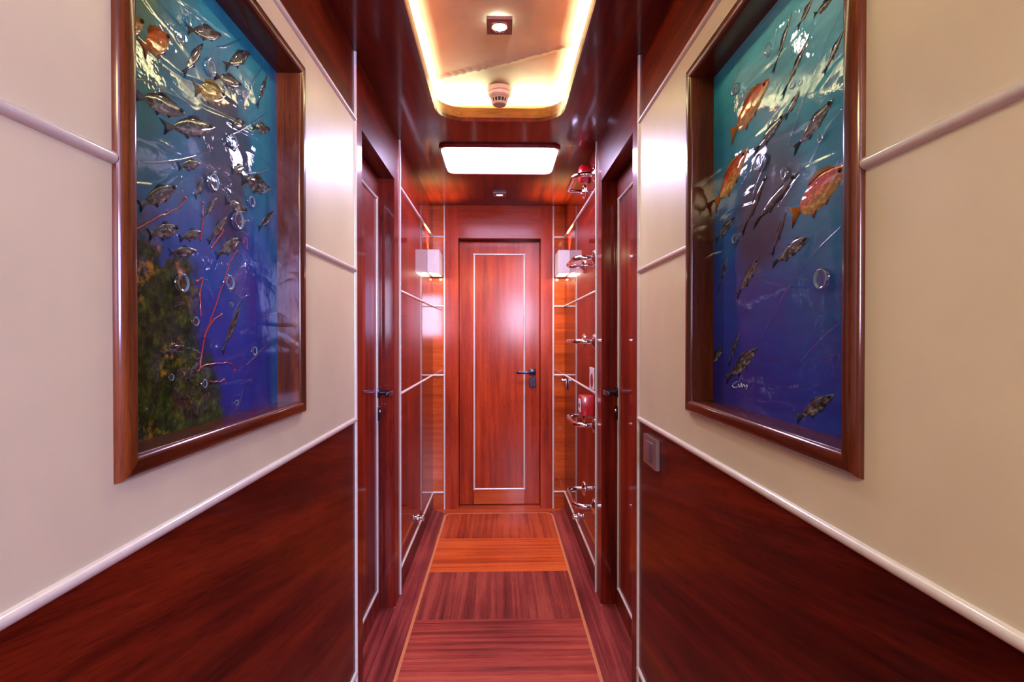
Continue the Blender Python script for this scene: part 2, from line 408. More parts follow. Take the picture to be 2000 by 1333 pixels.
# ---------------------------------------------------------------- doors
def ring_trim(bm, u0, u1, v0, v1, base, nrm, place, r):
    c = [(u0, v0), (u1, v0), (u1, v1), (u0, v1)]
    for i in range(4):
        a, b = c[i], c[(i+1) % 4]
        d = Vector((b[0]-a[0], b[1]-a[1])).normalized()*r*.9
        half_round(bm, place(a[0]-d.x, a[1]-d.y, base), place(b[0]+d.x, b[1]+d.y, base), nrm, r)
def lever(parent, root, out, along, L, m, sq=.042):
    """rosette, neck and flat lever"""
    root, out, along = Vector(root), Vector(out), Vector(along); up = Vector((0, 0, 1))
    h = empty('handle', (0, 0, 0)); h.parent = parent; h.location = root - parent.location
    def bx(name, c, a, b, d, bev, mm=m):
        bm = bmesh.new(); box(bm, -a/2, a/2, -b/2, b/2, -d/2, d/2, bev)
        R = Matrix((along, up, out)).transposed().to_4x4(); R.translation = c
        bmesh.ops.transform(bm, matrix=R, verts=bm.verts); return obj(name, bm, mm, h, True, 50)
    bx('rosette', root + out*.005, sq, sq, .010, .0025)
    bm = bmesh.new(); tube(bm, [root + out*.008, root + out*.058], .009, 16); obj('neck', bm, m, h, True)
    bx('lever_bar', root + out*.058 + along*(L/2-.010), L, .019, .010, .003)
    return h
def side_door(s, num, label):
    d = tag(empty('door_%d' % num, (s*.495, 1.9, 0)), label, 'door', kind='structure')
    X0, X1 = s*.495, s*.535
    y0, y1, z0, z1 = 1.653, 2.148, .004, 1.790
    py0, py1, pz0, pz1 = 1.735, 2.092, .098, 1.700
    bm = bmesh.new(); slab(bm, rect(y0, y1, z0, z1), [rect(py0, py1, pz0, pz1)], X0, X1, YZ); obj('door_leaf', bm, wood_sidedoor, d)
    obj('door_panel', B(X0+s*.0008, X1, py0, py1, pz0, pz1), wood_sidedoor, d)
    bm = bmesh.new(); ring_trim(bm, py0, py1, pz0, pz1, X0, (-s, 0, 0), YZ, .0065); obj('moulding', bm, white_trim, d, True)
    lever(d, (X0, 2.108, .908), (-s, 0, 0), (0, -1, 0), .112, darkmetal)
    k = obj('lock_plate', B(X0-s*.010, X0, 2.088, 2.128, .795, .850, .002), darkmetal, d)
    bm = bmesh.new(); lathe(bm, [(0, .0125), (.006, .0125), (.007, .011), (.007, .009), (0, .009)], (X0, 2.108, .83), (-s, 0, 0), 16); obj('key_cylinder', bm, steel, k, True)
side_door(-1, 1, 'mahogany cabin door in the left wall with white inlay line')
side_door(1, 2, 'mahogany cabin door in the right wall with white inlay line')
d3 = tag(empty('door_3', (.004, 3.455, 0)), 'red mahogany far door with white inlaid rectangle', 'door', kind='structure')
Y0, Y1 = 3.455, 3.495
px0, px1, pz0, pz1 = -.167, .171, .108, 1.692
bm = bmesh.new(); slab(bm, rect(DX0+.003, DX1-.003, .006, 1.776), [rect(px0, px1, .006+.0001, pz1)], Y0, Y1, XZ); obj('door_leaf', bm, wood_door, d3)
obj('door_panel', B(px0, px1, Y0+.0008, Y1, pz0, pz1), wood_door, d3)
obj('bottom_rail', B(px0, px1, Y0+.0004, Y1, .007, pz0), wood_orange, d3)
bm = bmesh.new(); ring_trim(bm, px0, px1, pz0, pz1, Y0, (0, -1, 0), XZ, .0062); obj('moulding', bm, white_trim, d3, True)
lever(d3, (.226, Y0, .900), (0, -1, 0), (-1, 0, 0), .118, darkmetal, .044)
k = obj('lock_plate', B(.203, .249, Y0-.010, Y0, .798, .862, .003), darkmetal, d3)
obj('keyhole', B(.2235, .2285, Y0-.0125, Y0-.0098, .818, .842), chrome, k)

# positions on the painted panels in metres: fish (head y, z, tail y, z, body height, kind), bubbles (y, z, radii), strands (y, z)
FISH_L = [(0.905, 1.659, 0.802, 1.609, 0.019, 'g'), (0.85, 1.615, 0.794, 1.534, 0.013, 'g'), (1.008, 1.688, 0.911, 1.608, 0.02, 'g'), (0.974, 1.607, 0.878, 1.577, 0.019, 'g'), (1.082, 1.686, 1.031, 1.591, 0.009, 'g'), (0.801, 1.479, 0.686, 1.455, 0.025, 'g'), (0.883, 1.491, 0.744, 1.435, 0.025, 'g'), (1.09, 1.571, 1.011, 1.545, 0.018, 'g'), (0.779, 1.361, 0.695, 1.309, 0.02, 'g'), (1.091, 1.447, 0.966, 1.43, 0.03, 'g'), (0.991, 1.376, 0.912, 1.375, 0.019, 'g'), (0.922, 1.35, 0.858, 1.291, 0.013, 'g'), (1.112, 1.405, 1.033, 1.35, 0.014, 'g'), (0.783, 1.3, 0.715, 1.275, 0.019, 'g'), (0.84, 1.416, 0.781, 1.391, 0.014, 'g'), (0.968, 1.32, 0.881, 1.272, 0.019, 'g'), (0.842, 1.306, 0.783, 1.283, 0.014, 'g'), (0.765, 1.576, 0.704, 1.522, 0.028, 'o'), (0.917, 1.56, 0.821, 1.527, 0.029, 'y'), (0.71, 1.564, 0.656, 1.519, 0.022, 'y'), (0.888, 1.373, 0.842, 1.327, 0.008, 'g'), (0.981, 1.54, 0.936, 1.517, 0.016, 'g'), (0.984, 1.457, 0.935, 1.434, 0.014, 'g'), (0.848, 1.392, 0.824, 1.356, 0.007, 'g'), (0.967, 1.194, 0.899, 1.106, 0.013, 'g'), (0.829, 1.273, 0.759, 1.259, 0.013, 'g'), (0.841, 1.105, 0.802, 1.067, 0.009, 'g'), (0.787, 1.122, 0.742, 1.109, 0.008, 'g')]
FISH_R = [(0.888, 1.588, 1.041, 1.543, 0.044, 'o'), (0.965, 1.495, 1.12, 1.421, 0.042, 'o'), (0.685, 1.368, 0.824, 1.328, 0.044, 'o'), (0.77, 1.598, 0.849, 1.537, 0.009, 'g'), (0.819, 1.661, 0.879, 1.591, 0.007, 'g'), (0.837, 1.505, 0.945, 1.477, 0.019, 'g'), (0.713, 1.473, 0.817, 1.434, 0.021, 'g'), (1.017, 1.378, 1.115, 1.344, 0.017, 'g'), (0.772, 1.287, 0.847, 1.274, 0.019, 'g'), (0.801, 1.398, 0.948, 1.342, 0.018, 'd'), (0.894, 1.425, 0.99, 1.336, 0.015, 'd'), (0.763, 1.648, 0.805, 1.625, 0.011, 'g'), (0.694, 1.558, 0.739, 1.518, 0.01, 'g'), (0.833, 1.346, 0.88, 1.277, 0.011, 'd'), (0.796, 1.523, 0.84, 1.497, 0.012, 'g'), (0.718, 1.616, 0.763, 1.619, 0.011, 'g'), (1.05, 1.306, 1.095, 1.235, 0.01, 'g'), (0.919, 1.281, 1.012, 1.216, 0.018, 'g'), (0.772, 1.288, 0.88, 1.261, 0.018, 'g'), (0.997, 1.147, 1.046, 1.077, 0.008, 'g'), (1.071, 1.111, 1.151, 1.071, 0.017, 'g'), (0.927, 1.116, 1.06, 1.045, 0.025, 'g'), (0.711, 1.054, 0.805, 1.004, 0.019, 'g')]
BUB_L = [(0.873, 1.395, 0.015, 0.016), (1.006, 1.398, 0.014, 0.012), (0.953, 1.35, 0.018, 0.019), (0.936, 1.488, 0.0165, 0.014), (0.866, 1.584, 0.0145, 0.016), (0.787, 1.586, 0.0085, 0.009), (0.69, 1.366, 0.0065, 0.006), (0.978, 1.589, 0.01, 0.009), (0.787, 1.217, 0.016, 0.016), (0.922, 1.232, 0.0165, 0.015), (0.762, 1.076, 0.0065, 0.006), (0.846, 1.059, 0.008, 0.008), (0.823, 1.16, 0.0095, 0.008), (1.016, 1.108, 0.011, 0.01), (0.932, 1.194, 0.007, 0.005), (0.948, 1.015, 0.007, 0.006)]
BUB_R = [(0.737, 1.22, 0.0175, 0.017), (0.892, 1.64, 0.01, 0.013), (1.016, 1.631, 0.015, 0.012), (0.917, 1.452, 0.0175, 0.017), (0.839, 1.406, 0.01, 0.011), (1.017, 1.332, 0.012, 0.01), (0.818, 1.541, 0.0075, 0.005), (0.743, 1.427, 0.007, 0.007), (0.797, 1.535, 0.0065, 0.004)]
CORAL = [[(0.835, 1.083), (0.849, 1.135), (0.878, 1.183), (0.91, 1.237), (0.929, 1.27), (0.952, 1.292)], [(0.839, 1.169), (0.837, 1.203), (0.844, 1.232), (0.828, 1.224)], [(0.846, 1.135), (0.869, 1.16), (0.9, 1.174)], [(0.827, 1.081), (0.849, 1.089), (0.896, 1.09), (0.931, 1.088), (0.943, 1.075)], [(0.863, 1.062), (0.889, 1.058), (0.907, 1.06)], [(0.681, 1.273), (0.721, 1.296), (0.758, 1.317), (0.785, 1.334), (0.799, 1.349)], [(0.837, 1.291), (0.845, 1.324), (0.846, 1.353)], [(0.867, 1.284), (0.89, 1.305), (0.906, 1.321)]]
STREAK_R = [[(0.69, 1.59), (0.726, 1.567), (0.762, 1.527), (0.796, 1.49), (0.828, 1.448)], [(0.693, 1.451), (0.73, 1.433), (0.771, 1.397)], [(0.977, 1.695), (1.004, 1.665), (1.025, 1.645)], [(0.838, 1.682), (0.87, 1.641), (0.885, 1.613)], [(0.79, 1.395), (0.822, 1.374), (0.868, 1.348)], [(0.891, 1.451), (0.92, 1.423), (0.963, 1.374), (1.002, 1.323)], [(0.949, 1.453), (0.994, 1.427), (1.036, 1.396)], [(0.697, 1.288), (0.763, 1.258), (0.803, 1.232), (0.843, 1.199), (0.886, 1.158), (0.93, 1.119)], [(0.696, 1.157), (0.743, 1.128), (0.792, 1.094)], [(0.913, 1.254), (0.941, 1.228), (0.979, 1.183), (1.003, 1.153), (1.056, 1.117)], [(0.926, 1.055), (0.962, 1.025), (1.002, 1.001)]]
STREAK_L = [[(0.681, 1.367), (0.703, 1.371), (0.777, 1.399), (0.868, 1.445)], [(0.683, 1.525), (0.723, 1.527), (0.756, 1.526), (0.806, 1.526), (0.86, 1.51)], [(0.68, 1.47), (0.715, 1.486), (0.755, 1.49), (0.826, 1.502)], [(1.056, 1.686), (1.015, 1.633), (0.996, 1.597)], [(0.968, 1.691), (0.918, 1.648), (0.884, 1.627)], [(1.073, 1.598), (1.015, 1.554), (0.916, 1.486)], [(0.949, 1.435), (1.014, 1.456), (1.081, 1.485)], [(1.112, 1.138), (1.04, 1.106), (0.984, 1.081)], [(1.113, 1.188), (1.049, 1.177)], [(0.993, 1.216), (0.956, 1.199), (0.922, 1.151)], [(0.977, 1.049), (0.955, 1.011), (0.927, 0.997)]]
SIG = [(1.0071, 1.0469), (1.0277, 1.0371), (1.0173, 1.0338), (0.9987, 1.0383), (1.0021, 1.0419), (0.9938, 1.0372), (0.9889, 1.0446), (0.9857, 1.038), (0.9793, 1.0432), (0.9745, 1.0391), (0.9683, 1.0435), (0.9651, 1.0408), (0.9698, 1.0351)]

# ---------------------------------------------------------------- paintings
def coat_ripple(g):
    P = g.pos()
    h = g.noise(P, 7, 1, .4, .5)
    h = g.math('ADD', h, g.math('MULTIPLY', g.noise(P, 26, 3, .55), .12))
    rid = g.noise(g.mapv(P, rot=(.9, 0, 0), scale=(1, 1.2, 5)), 3.0, 1, .4, 1.0)
    h = g.math('ADD', h, g.math('MULTIPLY', g.sm(rid, .50, .62), .16))
    return g.bump(h, .006, 1.0)
def paint_left():
    g = G('painted_seabed'); P = g.obj(); q = g.sep(P)
    u = g.math('DIVIDE', q[1], .2575); v = g.math('DIVIDE', q[2], .363)
    n = g.noise(P, 7, 5, .6, .4); n2 = g.noise(g.addv(P, (3.1, 1.7, 9.2)), 16, 5, .62); n3 = g.noise(g.addv(P, (8., 2., 5.)), 55, 5, .7); n4 = g.noise(g.addv(P, (1., 6., 2.)), 5, 3)
    f = g.math('ADD', v, g.math('MULTIPLY', g.math('SUBTRACT', n, .5), 1.1))
    f = g.math('MULTIPLY_ADD', f, .42, .5)
    c = g.ramp(f, [(.06, (.010, .016, .16)), (.30, (.006, .034, .27)), (.48, (.006, .075, .29)), (.62, (.005, .125, .235)), (.86, (.012, .20, .30)), (1.0, (.06, .32, .40))])
    c = g.mix(g.math('MULTIPLY', g.sm(n4, .48, .68), g.sm(g.math('SUBTRACT', g.math('MULTIPLY', u, .7), v), .15, .9)), c, (.045, .022, .20))
    c = g.mix(g.math('MULTIPLY', g.math('MULTIPLY', g.sm(g.math('MULTIPLY', u, -1), .0, .5), g.sm(v, -.15, .1)), .55), c, (.004, .10, .15))
    c = g.mix(g.math('MULTIPLY', g.sm(u, .80, .9), .6), c, (.006, .11, .26))
    du = g.math('DIVIDE', g.math('SUBTRACT', u, .18), .34); dv = g.math('DIVIDE', g.math('SUBTRACT', v, .28), .42)
    r2 = g.math('ADD', g.math('ADD', g.math('MULTIPLY', du, du), g.math('MULTIPLY', dv, dv)), g.math('MULTIPLY', g.math('SUBTRACT', n2, .5), 2.2))
    c = g.mix(g.math('MULTIPLY', g.math('SUBTRACT', 1, g.sm(r2, .3, 1.5)), .86), c, (.006, .010, .030))
    gold_reflection = g.math('MULTIPLY', g.sm(v, .45, .9), g.sm(g.math('ADD', g.math('MULTIPLY', u, -1), g.math('MULTIPLY', g.math('SUBTRACT', n2, .5), 1.6)), .25, .8))  # golden reflection of the lit ceiling tray, painted into the upper near corner
    c = g.mix(g.math('MULTIPLY', gold_reflection, .75), c, (.20, .22, .09))
    e = g.math('MULTIPLY', g.math('SUBTRACT', n2, .5), .6)
    m1 = g.sm(g.math('ADD', g.math('SUBTRACT', -.17, v), e), 0, .10)
    m2 = g.sm(g.math('ADD', g.math('SUBTRACT', g.math('MULTIPLY_ADD', g.math('SUBTRACT', -.35, v), .50, -.14), u), e), 0, .16)
    reef = g.math('MULTIPLY', m1, m2)
    rc = g.ramp(n3, [(.36, (.002, .007, .005)), (.50, (.012, .032, .004)), (.60, (.038, .062, .005)), (.72, (.11, .12, .010))])
    rc = g.mix(g.math('MULTIPLY', g.sm(g.noise(g.addv(P, (4., 4., 1.)), 6, 2), .5, .6), .6), rc, (.004, .030, .036))
    rc = g.mix(g.math('MULTIPLY', g.math('MULTIPLY', g.sm(g.noise(g.addv(P, (7., 1., 3.)), 11, 3), .52, .62), g.sm(n3, .46, .60)), g.sm(g.math('MULTIPLY', u, -1), .1, .5)), rc, (.42, .19, .010))
    rc = g.mix(g.math('MULTIPLY', g.sm(g.noise(g.addv(P, (2., 9., 4.)), 14, 2), .63, .68), g.sm(n3, .42, .56)), rc, (.55, .19, .13))
    c = g.mix(reef, c, rc)
    c = g.mix(1.0, g.mix(.5, c, g.ramp(n3, [(.3, .65), (.7, 1.25)]), 'MULTIPLY'), (.95, 1.18, 1.22), 'MULTIPLY')
    return g.set(Base_Color=c, Roughness=.5, Specular_IOR_Level=.1, Coat_Weight=.8, Coat_Roughness=.015, Coat_IOR=1.46, Coat_Normal=coat_ripple(g))
def paint_right():
    g = G('painted_water'); P = g.obj(); q = g.sep(P)
    u = g.math('DIVIDE', q[1], .2575); v = g.math('DIVIDE', q[2], .363)
    V = g.mapv(P, rot=(.92, 0, 0), scale=(1, .28, 1.6))
    n = g.noise(V, 9, 5, .6, .3); n2 = g.noise(g.addv(P, (3.1, 1.7, 9.2)), 14, 5, .62); n3 = g.noise(g.mapv(P, rot=(.92, 0, 0), scale=(1, .3, 2)), 36, 4, .65)
    f = g.math('ADD', g.math('SUBTRACT', v, g.math('MULTIPLY', u, .33)), g.math('MULTIPLY', g.math('SUBTRACT', n, .5), .95))
    f = g.math('MULTIPLY_ADD', f, .38, .5)
    c = g.ramp(f, [(.05, (.012, .012, .15)), (.24, (.007, .026, .21)), (.42, (.005, .062, .20)), (.60, (.004, .125, .20)), (.72, (.012, .21, .28)), (.84, (.09, .40, .47)), (1.0, (.30, .66, .72))])
    c = g.mix(g.math('MULTIPLY', g.sm(g.noise(g.addv(P, (5., 2., 2.)), 5, 2), .5, .66), g.math('MULTIPLY', g.sm(g.math('MULTIPLY', v, -1), -.1, .5), .6)), c, (.022, .024, .19))
    du = g.math('DIVIDE', g.math('SUBTRACT', u, .12), .40); dv = g.math('DIVIDE', g.math('SUBTRACT', v, .08), .34)
    du2 = g.math('ADD', du, g.math('MULTIPLY', dv, .35))
    r2 = g.math('ADD', g.math('ADD', g.math('MULTIPLY', du2, du2), g.math('MULTIPLY', dv, dv)), g.math('MULTIPLY', g.math('SUBTRACT', n, .5), 2.4))
    c = g.mix(g.math('MULTIPLY', g.math('SUBTRACT', 1, g.sm(r2, .2, 1.5)), .84), c, (.010, .014, .022))
    c = g.mix(1.0, g.mix(.5, c, g.ramp(n3, [(.3, .7), (.7, 1.25)]), 'MULTIPLY'), (1.15, 1.38, 1.58), 'MULTIPLY')
    return g.set(Base_Color=c, Roughness=.5, Specular_IOR_Level=.1, Coat_Weight=.8, Coat_Roughness=.015, Coat_IOR=1.46, Coat_Normal=coat_ripple(g))
def fish_mat(name, back, mid, belly, scrib=.75):
    """mottled scales: the fish's own axes are x head, y back"""
    g = G(name); P = g.obj(); q = g.sep(P); r = g.rnd()
    Q = g.addv(P, g.math('MULTIPLY', r, 9.0))
    n = g.noise(g.mapv(Q, scale=(.55, 1, 1)), 150, 4, .7); n2 = g.noise(Q, 60, 3, .6)
    f = g.math('ADD', g.math('MULTIPLY', q[1], 26), g.math('MULTIPLY_ADD', g.math('SUBTRACT', n2, .5), .9, .5))
    c = g.ramp(f, [(.15, belly), (.50, mid), (.85, back)])
    c = g.mix(scrib, c, g.ramp(n, [(.42, .02), (.50, .35), (.60, 1.5)]), 'MULTIPLY')
    return g.set(Base_Color=c, Roughness=.5, Specular_IOR_Level=.1, Coat_Weight=.8, Coat_Roughness=.02, Coat_Normal=coat_ripple(g), Normal=g.bump(n, .0006, .4))
FM = {'g': fish_mat('fish_grey', (.016, .020, .026), (.085, .095, .105), (.27, .28, .28), .9),
      'd': fish_mat('fish_dark', (.010, .011, .014), (.04, .036, .034), (.09, .08, .07)),
      'o': fish_mat('fish_orange', (.60, .060, .012), (.55, .17, .018), (.50, .32, .08), .5),
      'y': fish_mat('fish_golden', (.16, .12, .02), (.34, .25, .05), (.48, .40, .14), .55)}
fin_mat = {'g': plain('fin_grey', (.030, .034, .040), .6, spec=.1), 'd': plain('fin_dark', (.02, .02, .022), .6, spec=.1),
           'o': plain('fin_orange', (.26, .085, .012), .6, spec=.1), 'y': plain('fin_golden', (.16, .11, .02), .6, spec=.1)}
def film(name, tint):
    """clear cast resin seen against the paint: clear body, mirror-like skin"""
    g = G(name); n = g.n; n.remove(g.b); out = n['Material Output']
    fr = g.new('ShaderNodeFresnel'); fr.inputs['IOR'].default_value = 1.55
    front = g.math('SUBTRACT', 1.0, g.new('ShaderNodeNewGeometry').outputs['Backfacing'])
    t = g.new('ShaderNodeBsdfTransparent'); t.inputs[0].default_value = (*tint, 1)
    gl = g.new('ShaderNodeBsdfGlossy'); gl.inputs['Roughness'].default_value = .03
    mx = g.new('ShaderNodeMixShader'); g.l.new(g.math('MULTIPLY', front, g.math('MULTIPLY_ADD', fr.outputs[0], 1.6, .02, True)), mx.inputs[0]); g.l.new(t.outputs[0], mx.inputs[1]); g.l.new(gl.outputs[0], mx.inputs[2])
    g.l.new(mx.outputs[0], out.inputs['Surface']); return g.m
bubble_m = film('resin_drop', (.90, .97, 1.0))
rim_m = plain('bubble_rim', (.10, .24, .36), .12, coat=1, coat_rough=.02)
coral_m = plain('coral_red', (.24, .008, .022), .35, coat=1)
strand_m = film('resin_strand', (.93, .98, 1.0))
ink_m = plain('signature_ink', (.62, .66, .85), .4)

def fish(parent, s, xp, hy, hz, ty, tz, H, kind, k):
    head, tail = Vector((xp, hy, hz)), Vector((xp, ty, tz)); ax = head-tail; L = ax.length; ax.normalize()
    n = Vector((-s, 0, 0)); up = n.cross(ax); sg = 1 if up.z > 0 or (abs(up.z) < .2 and up.z > -.2) else -1
    deep = kind in 'oy'
    bm = bmesh.new(); bl = .80*L; x0 = -L/2 + .20*L; NS, NA = 22, 10; rings = []; relief = min(.0020, .09*H)
    def half(t):        # body half-height, t 0 at the tail root, 1 at the snout
        return H/2*max(.0, (math.sin(PI*min(1, t)**(.78 if deep else .85))**(.72 if deep else .85)))*(.90 + .1*t) + H*.07*(1-t)
    for i in range(NS+1):
        t = i/NS; w = half(t) if i < NS else H*.02
        rings.append([bm.verts.new((x0 + bl*t, w*math.cos(PI*j/NA)*sg, relief*(w/(H/2))**.6*math.sin(PI*j/NA))) for j in range(NA+1)])
    for i in range(NS):
        for j in range(NA): bm.faces.new((rings[i][j], rings[i][j+1], rings[i+1][j+1], rings[i+1][j]))
    R = Matrix((ax, up, n)).transposed().to_4x4(); R.translation = (head+tail)/2
    def link(name, bm, m, par, M):
        bmesh.ops.recalc_face_normals(bm, faces=bm.faces)
        for f in bm.faces: f.smooth = True
        me = bpy.data.meshes.new(name); bm.to_mesh(me); bm.free(); me.materials.append(m)
        o = bpy.data.objects.new(name, me); COL.objects.link(o); o.parent = par; o.matrix_local = M; return o
    body = link('fish', bm, FM[kind], parent, Matrix.Translation(-parent.location) @ R)
    th = .0009
    def plate(pts, name='fin'):
        bm = bmesh.new()
        a = [bm.verts.new((x, y*sg, .0004)) for x, y in pts]; b = [bm.verts.new((x, y*sg, th)) for x, y in pts]
        bm.faces.new(a); bm.faces.new(b)
        for i in range(len(pts)): bm.faces.new((a[i], a[(i+1) % len(pts)], b[(i+1) % len(pts)], b[i]))
        link(name, bm, fin_mat[kind], body, Matrix())
    plate([(x0+.02*L, .06*H), (-L/2+.07*L, .30*H), (-L/2, .46*H), (-L/2+.07*L, .04*H), (-L/2+.01*L, -.40*H), (-L/2+.08*L, -.26*H), (x0+.02*L, -.06*H)], 'tail')
    fp = []
    NF = 9; a0, a1 = (.28, .80) if deep else (.40, .66)
    for i in range(NF): t = a0+(a1-a0)*i/(NF-1); fp.append((x0+bl*t, half(t)*.94))
    tp = []
    for i in range(NF):
        t = a0+(a1-a0)*i/(NF-1); tp.append((x0+bl*(t-.04), half(t)+H*(.20 if deep else .16)*(math.sin(PI*(i+.4)/NF)**.6)*(1 if i % 2 else .72)))
    plate(fp + tp[::-1])
    t0 = .34; plate([(x0+bl*t0, -half(t0)*.9), (x0+bl*(t0-.10), -half(t0)-.14*H), (x0+bl*(t0-.12), -half(t0-.12)*.95)])
    t0 = .62; plate([(x0+bl*t0, -half(t0)*.85), (x0+bl*(t0-.10), -half(t0)-.13*H), (x0+bl*(t0-.11), -half(t0-.11)*.95)])
    if H > .016:
        bm = bmesh.new(); lathe(bm, [(0, .003), (.0022, .0024), (.0032, 0)], (x0+bl*.87, half(.87)*.25*sg, relief*.62), (0, 0, 1), 12)
        link('eye', bm, blackhole, body, Matrix())
def strand(pts, s, xp, r, n=6):
    P = [Vector((xp, y, z)) for y, z in pts]; out = []
    for i in range(len(P)-1):                      # Catmull-Rom
        p0, p1, p2, p3 = P[max(i-1, 0)], P[i], P[i+1], P[min(i+2, len(P)-1)]
        for k in range(n):
            t = k/n; out.append(.5*((2*p1) + (p2-p0)*t + (2*p0-5*p1+4*p2-p3)*t*t + (3*p1-p0-3*p2+p3)*t**3))
    return out + [P[-1]]
def painting(s, label, pm, fishes, bubbles, strands, corals, sig):
    p = tag(empty('painting', (s*XW, (FY0+FY1)/2, FZ0-FW)), label, 'painting')
    # frame: profile (outward from the opening, height above the wall), mitred
    prof = [(0, -.043), (0, .004)] + [(.010+.010*math.cos(math.radians(a)), .004+.009*math.sin(math.radians(a))) for a in range(180, 89, -15)] \
         + [(.016+.012*math.cos(math.radians(a)), .001+.012*math.sin(math.radians(a))) for a in range(90, -1, -15)] + [(FW, .0), (FW-.001, .0003), (.004, .0003), (.004, -.043)]
    pr = prof
    def side(a, b):
        bm = bmesh.new(); R = []
        for (y, z, dy, dz) in (a, b):
            R.append([bm.verts.new((s*(XW - h), y + dy*w, z + dz*w)) for w, h in pr])
        k = len(pr)
        for i in range(k): bm.faces.new((R[0][i], R[0][(i+1) % k], R[1][(i+1) % k], R[1][i]))
        bm.faces.new(R[0]); bm.faces.new(R[1]); return bm
    c = [(FY0, FZ0, -1, -1), (FY1, FZ0, 1, -1), (FY1, FZ1, 1, 1), (FY0, FZ1, -1, 1)]
    for i, m in ((0, wood_frame_h), (1, wood_frame), (2, wood_frame_h), (3, wood_frame)):
        obj('frame_rail' if i % 2 == 0 else 'frame_stile', side(c[i], c[(i+1) % 4]), m, p, True, 40)
    obj('painted_panel', B(s*.4775, s*.491, FY0-.003, FY1+.003, FZ0-.003, FZ1+.003), pm, p)
    xp = s*.4775
    for k, (hy, hz, ty, tz, H, kind) in enumerate(fishes):
        H = max(H*1.08, .011)
        fish(p, s, xp, hy, hz, ty, tz, H, kind, k)
    for (y, z, ry, rz) in bubbles:
        bm = bmesh.new(); h = .35*min(ry, rz)
        lathe(bm, [(0, .55*h), (.45, .62*h), (.66, .55*h), (.80, 1.0*h), (.88, .95*h), (1.0, .0)], (0, 0, 0), (-s, 0, 0), 24)
        for v in bm.verts: v.co.y *= ry; v.co.z *= rz; v.co += Vector((xp, y, z))
        for f in bm.faces:
            c = f.calc_center_median(); f.material_index = 1 if .70 < math.hypot((c.y-y)/ry, (c.z-z)/rz) < .93 else 0
        obj('bubble', bm, [bubble_m, rim_m], p, True, 80)
    for pts in strands:
        P = strand(pts, s, xp-s*.0006, .003); n = len(P)
        bm = bmesh.new(); tube(bm, P, .0025, 10, True, [.0007+.0020*math.sin(PI*(i+.3)/n)**.7 for i in range(n)])
        obj('resin_strand', bm, strand_m, p, True, 80)
    for pts in corals:
        P = strand(pts, s, xp-s*.0005, .002); n = len(P)
        for i in range(1, n-1): P[i] = P[i] + Vector((0, .0025*noise.noise(P[i]*90), .0025*noise.noise(P[i]*90+Vector((5, 5, 5)))))
        bm = bmesh.new(); tube(bm, P, .002, 8, True, [.0015-.0007*i/n for i in range(n)])
        lathe(bm, [(0, .002), (.002, .0015), (.003, 0)], (xp, P[-1].y, P[-1].z), (-s, 0, 0), 10)
        obj('coral_branch', bm, coral_m, p, True, 80)
    if sig:
        P = strand(sig, s, xp-s*.0003, .0005)
        bm = bmesh.new(); tube(bm, P, .0007, 6, True); obj('signature', bm, ink_m, p, True, 80)
    return p
painting(-1, 'wood framed seabed painting with reef and grey fish on left cream wall', paint_left(), FISH_L, BUB_L, STREAK_L, CORAL, None)
painting(1, 'wood framed painting with three orange fish on right cream wall', paint_right(), FISH_R, BUB_R, STREAK_R, [],
         SIG)

# ---------------------------------------------------------------- ceiling fittings
def downlight(loc, label, size, power, ang, zb):
    x, y = loc
    t = tag(empty('downlight', (x, y, zb)), label, 'ceiling light')
    h = size/2; r = size*.31
    bm = bmesh.new(); ring = [(x+r*math.cos(2*PI*k/32), y+r*math.sin(2*PI*k/32)) for k in range(32)]
    slab(bm, rect(x-h, x+h, y-h, y+h), [ring], zb-.010, zb, XY); obj('bezel', bm, bronze, t, True, 30)
    bm = bmesh.new(); lathe(bm, [(r, -.0095), (r*1.05, -.0125), (r*1.0, -.0135), (r*.92, -.012), (r*.90, -.006), (r, -.005)], (x, y, zb), (0, 0, 1), 32); obj('rim', bm, chrome, t, True, 50)
    bm = bmesh.new(); lathe(bm, [(0, -.0075), (r*.5, -.0070), (r*.93, -.0050), (r*.93, -.001), (0, -.001)], (x, y, zb), (0, 0, 1), 32); obj('lens', bm, lens_glow, t, True, 50)
    l = spot('downlight_beam', (x, y, zb-.016), power, (1.0, .88, .70), ang, .8, r*.8)
downlight((.0045, 1.572), 'square bronze downlight in the glowing fabric ceiling tray', .078, 14, 130, 2.093)
downlight((.004, 3.087), 'small square downlight in dark wood ceiling before the far door', .078, 20, 120, 2.0)
sx, sy, sz = .004, 1.995, 2.097
t = tag(empty('smoke_detector', (sx, sy, sz)), 'round white smoke detector on the fabric ceiling tray', 'smoke detector')
bm = bmesh.new(); lathe(bm, [(0, 0), (.049, 0), (.050, -.004), (.050, -.016), (.047, -.018), (0, -.018)], (sx, sy, sz), (0, 0, 1), 48); obj('base', bm, white_plastic, t, True, 40)
bm = bmesh.new(); lathe(bm, [(0, -.018), (.046, -.0182), (.048, -.022), (.046, -.030), (.040, -.036), (.033, -.038), (.033, -.040), (.0, -.040)], (sx, sy, sz), (0, 0, 1), 48); obj('body', bm, white_plastic, t, True, 30)
bm = bmesh.new(); lathe(bm, [(0, -.0402), (.025, -.0402), (.025, -.053), (0, -.053)], (sx, sy, sz), (0, 0, 1), 32); obj('sensor_chamber', bm, blackhole, t, True, 40)
bm = bmesh.new()
for k in range(14):
    a = 2*PI*k/14; c_, s_ = math.cos(a), math.sin(a)
    tube(bm, [(sx+.031*c_, sy+.031*s_, sz-.0405), (sx+.027*c_, sy+.027*s_, sz-.0535)], .0016, 6)
obj('cage_rib', bm, white_plastic, t)
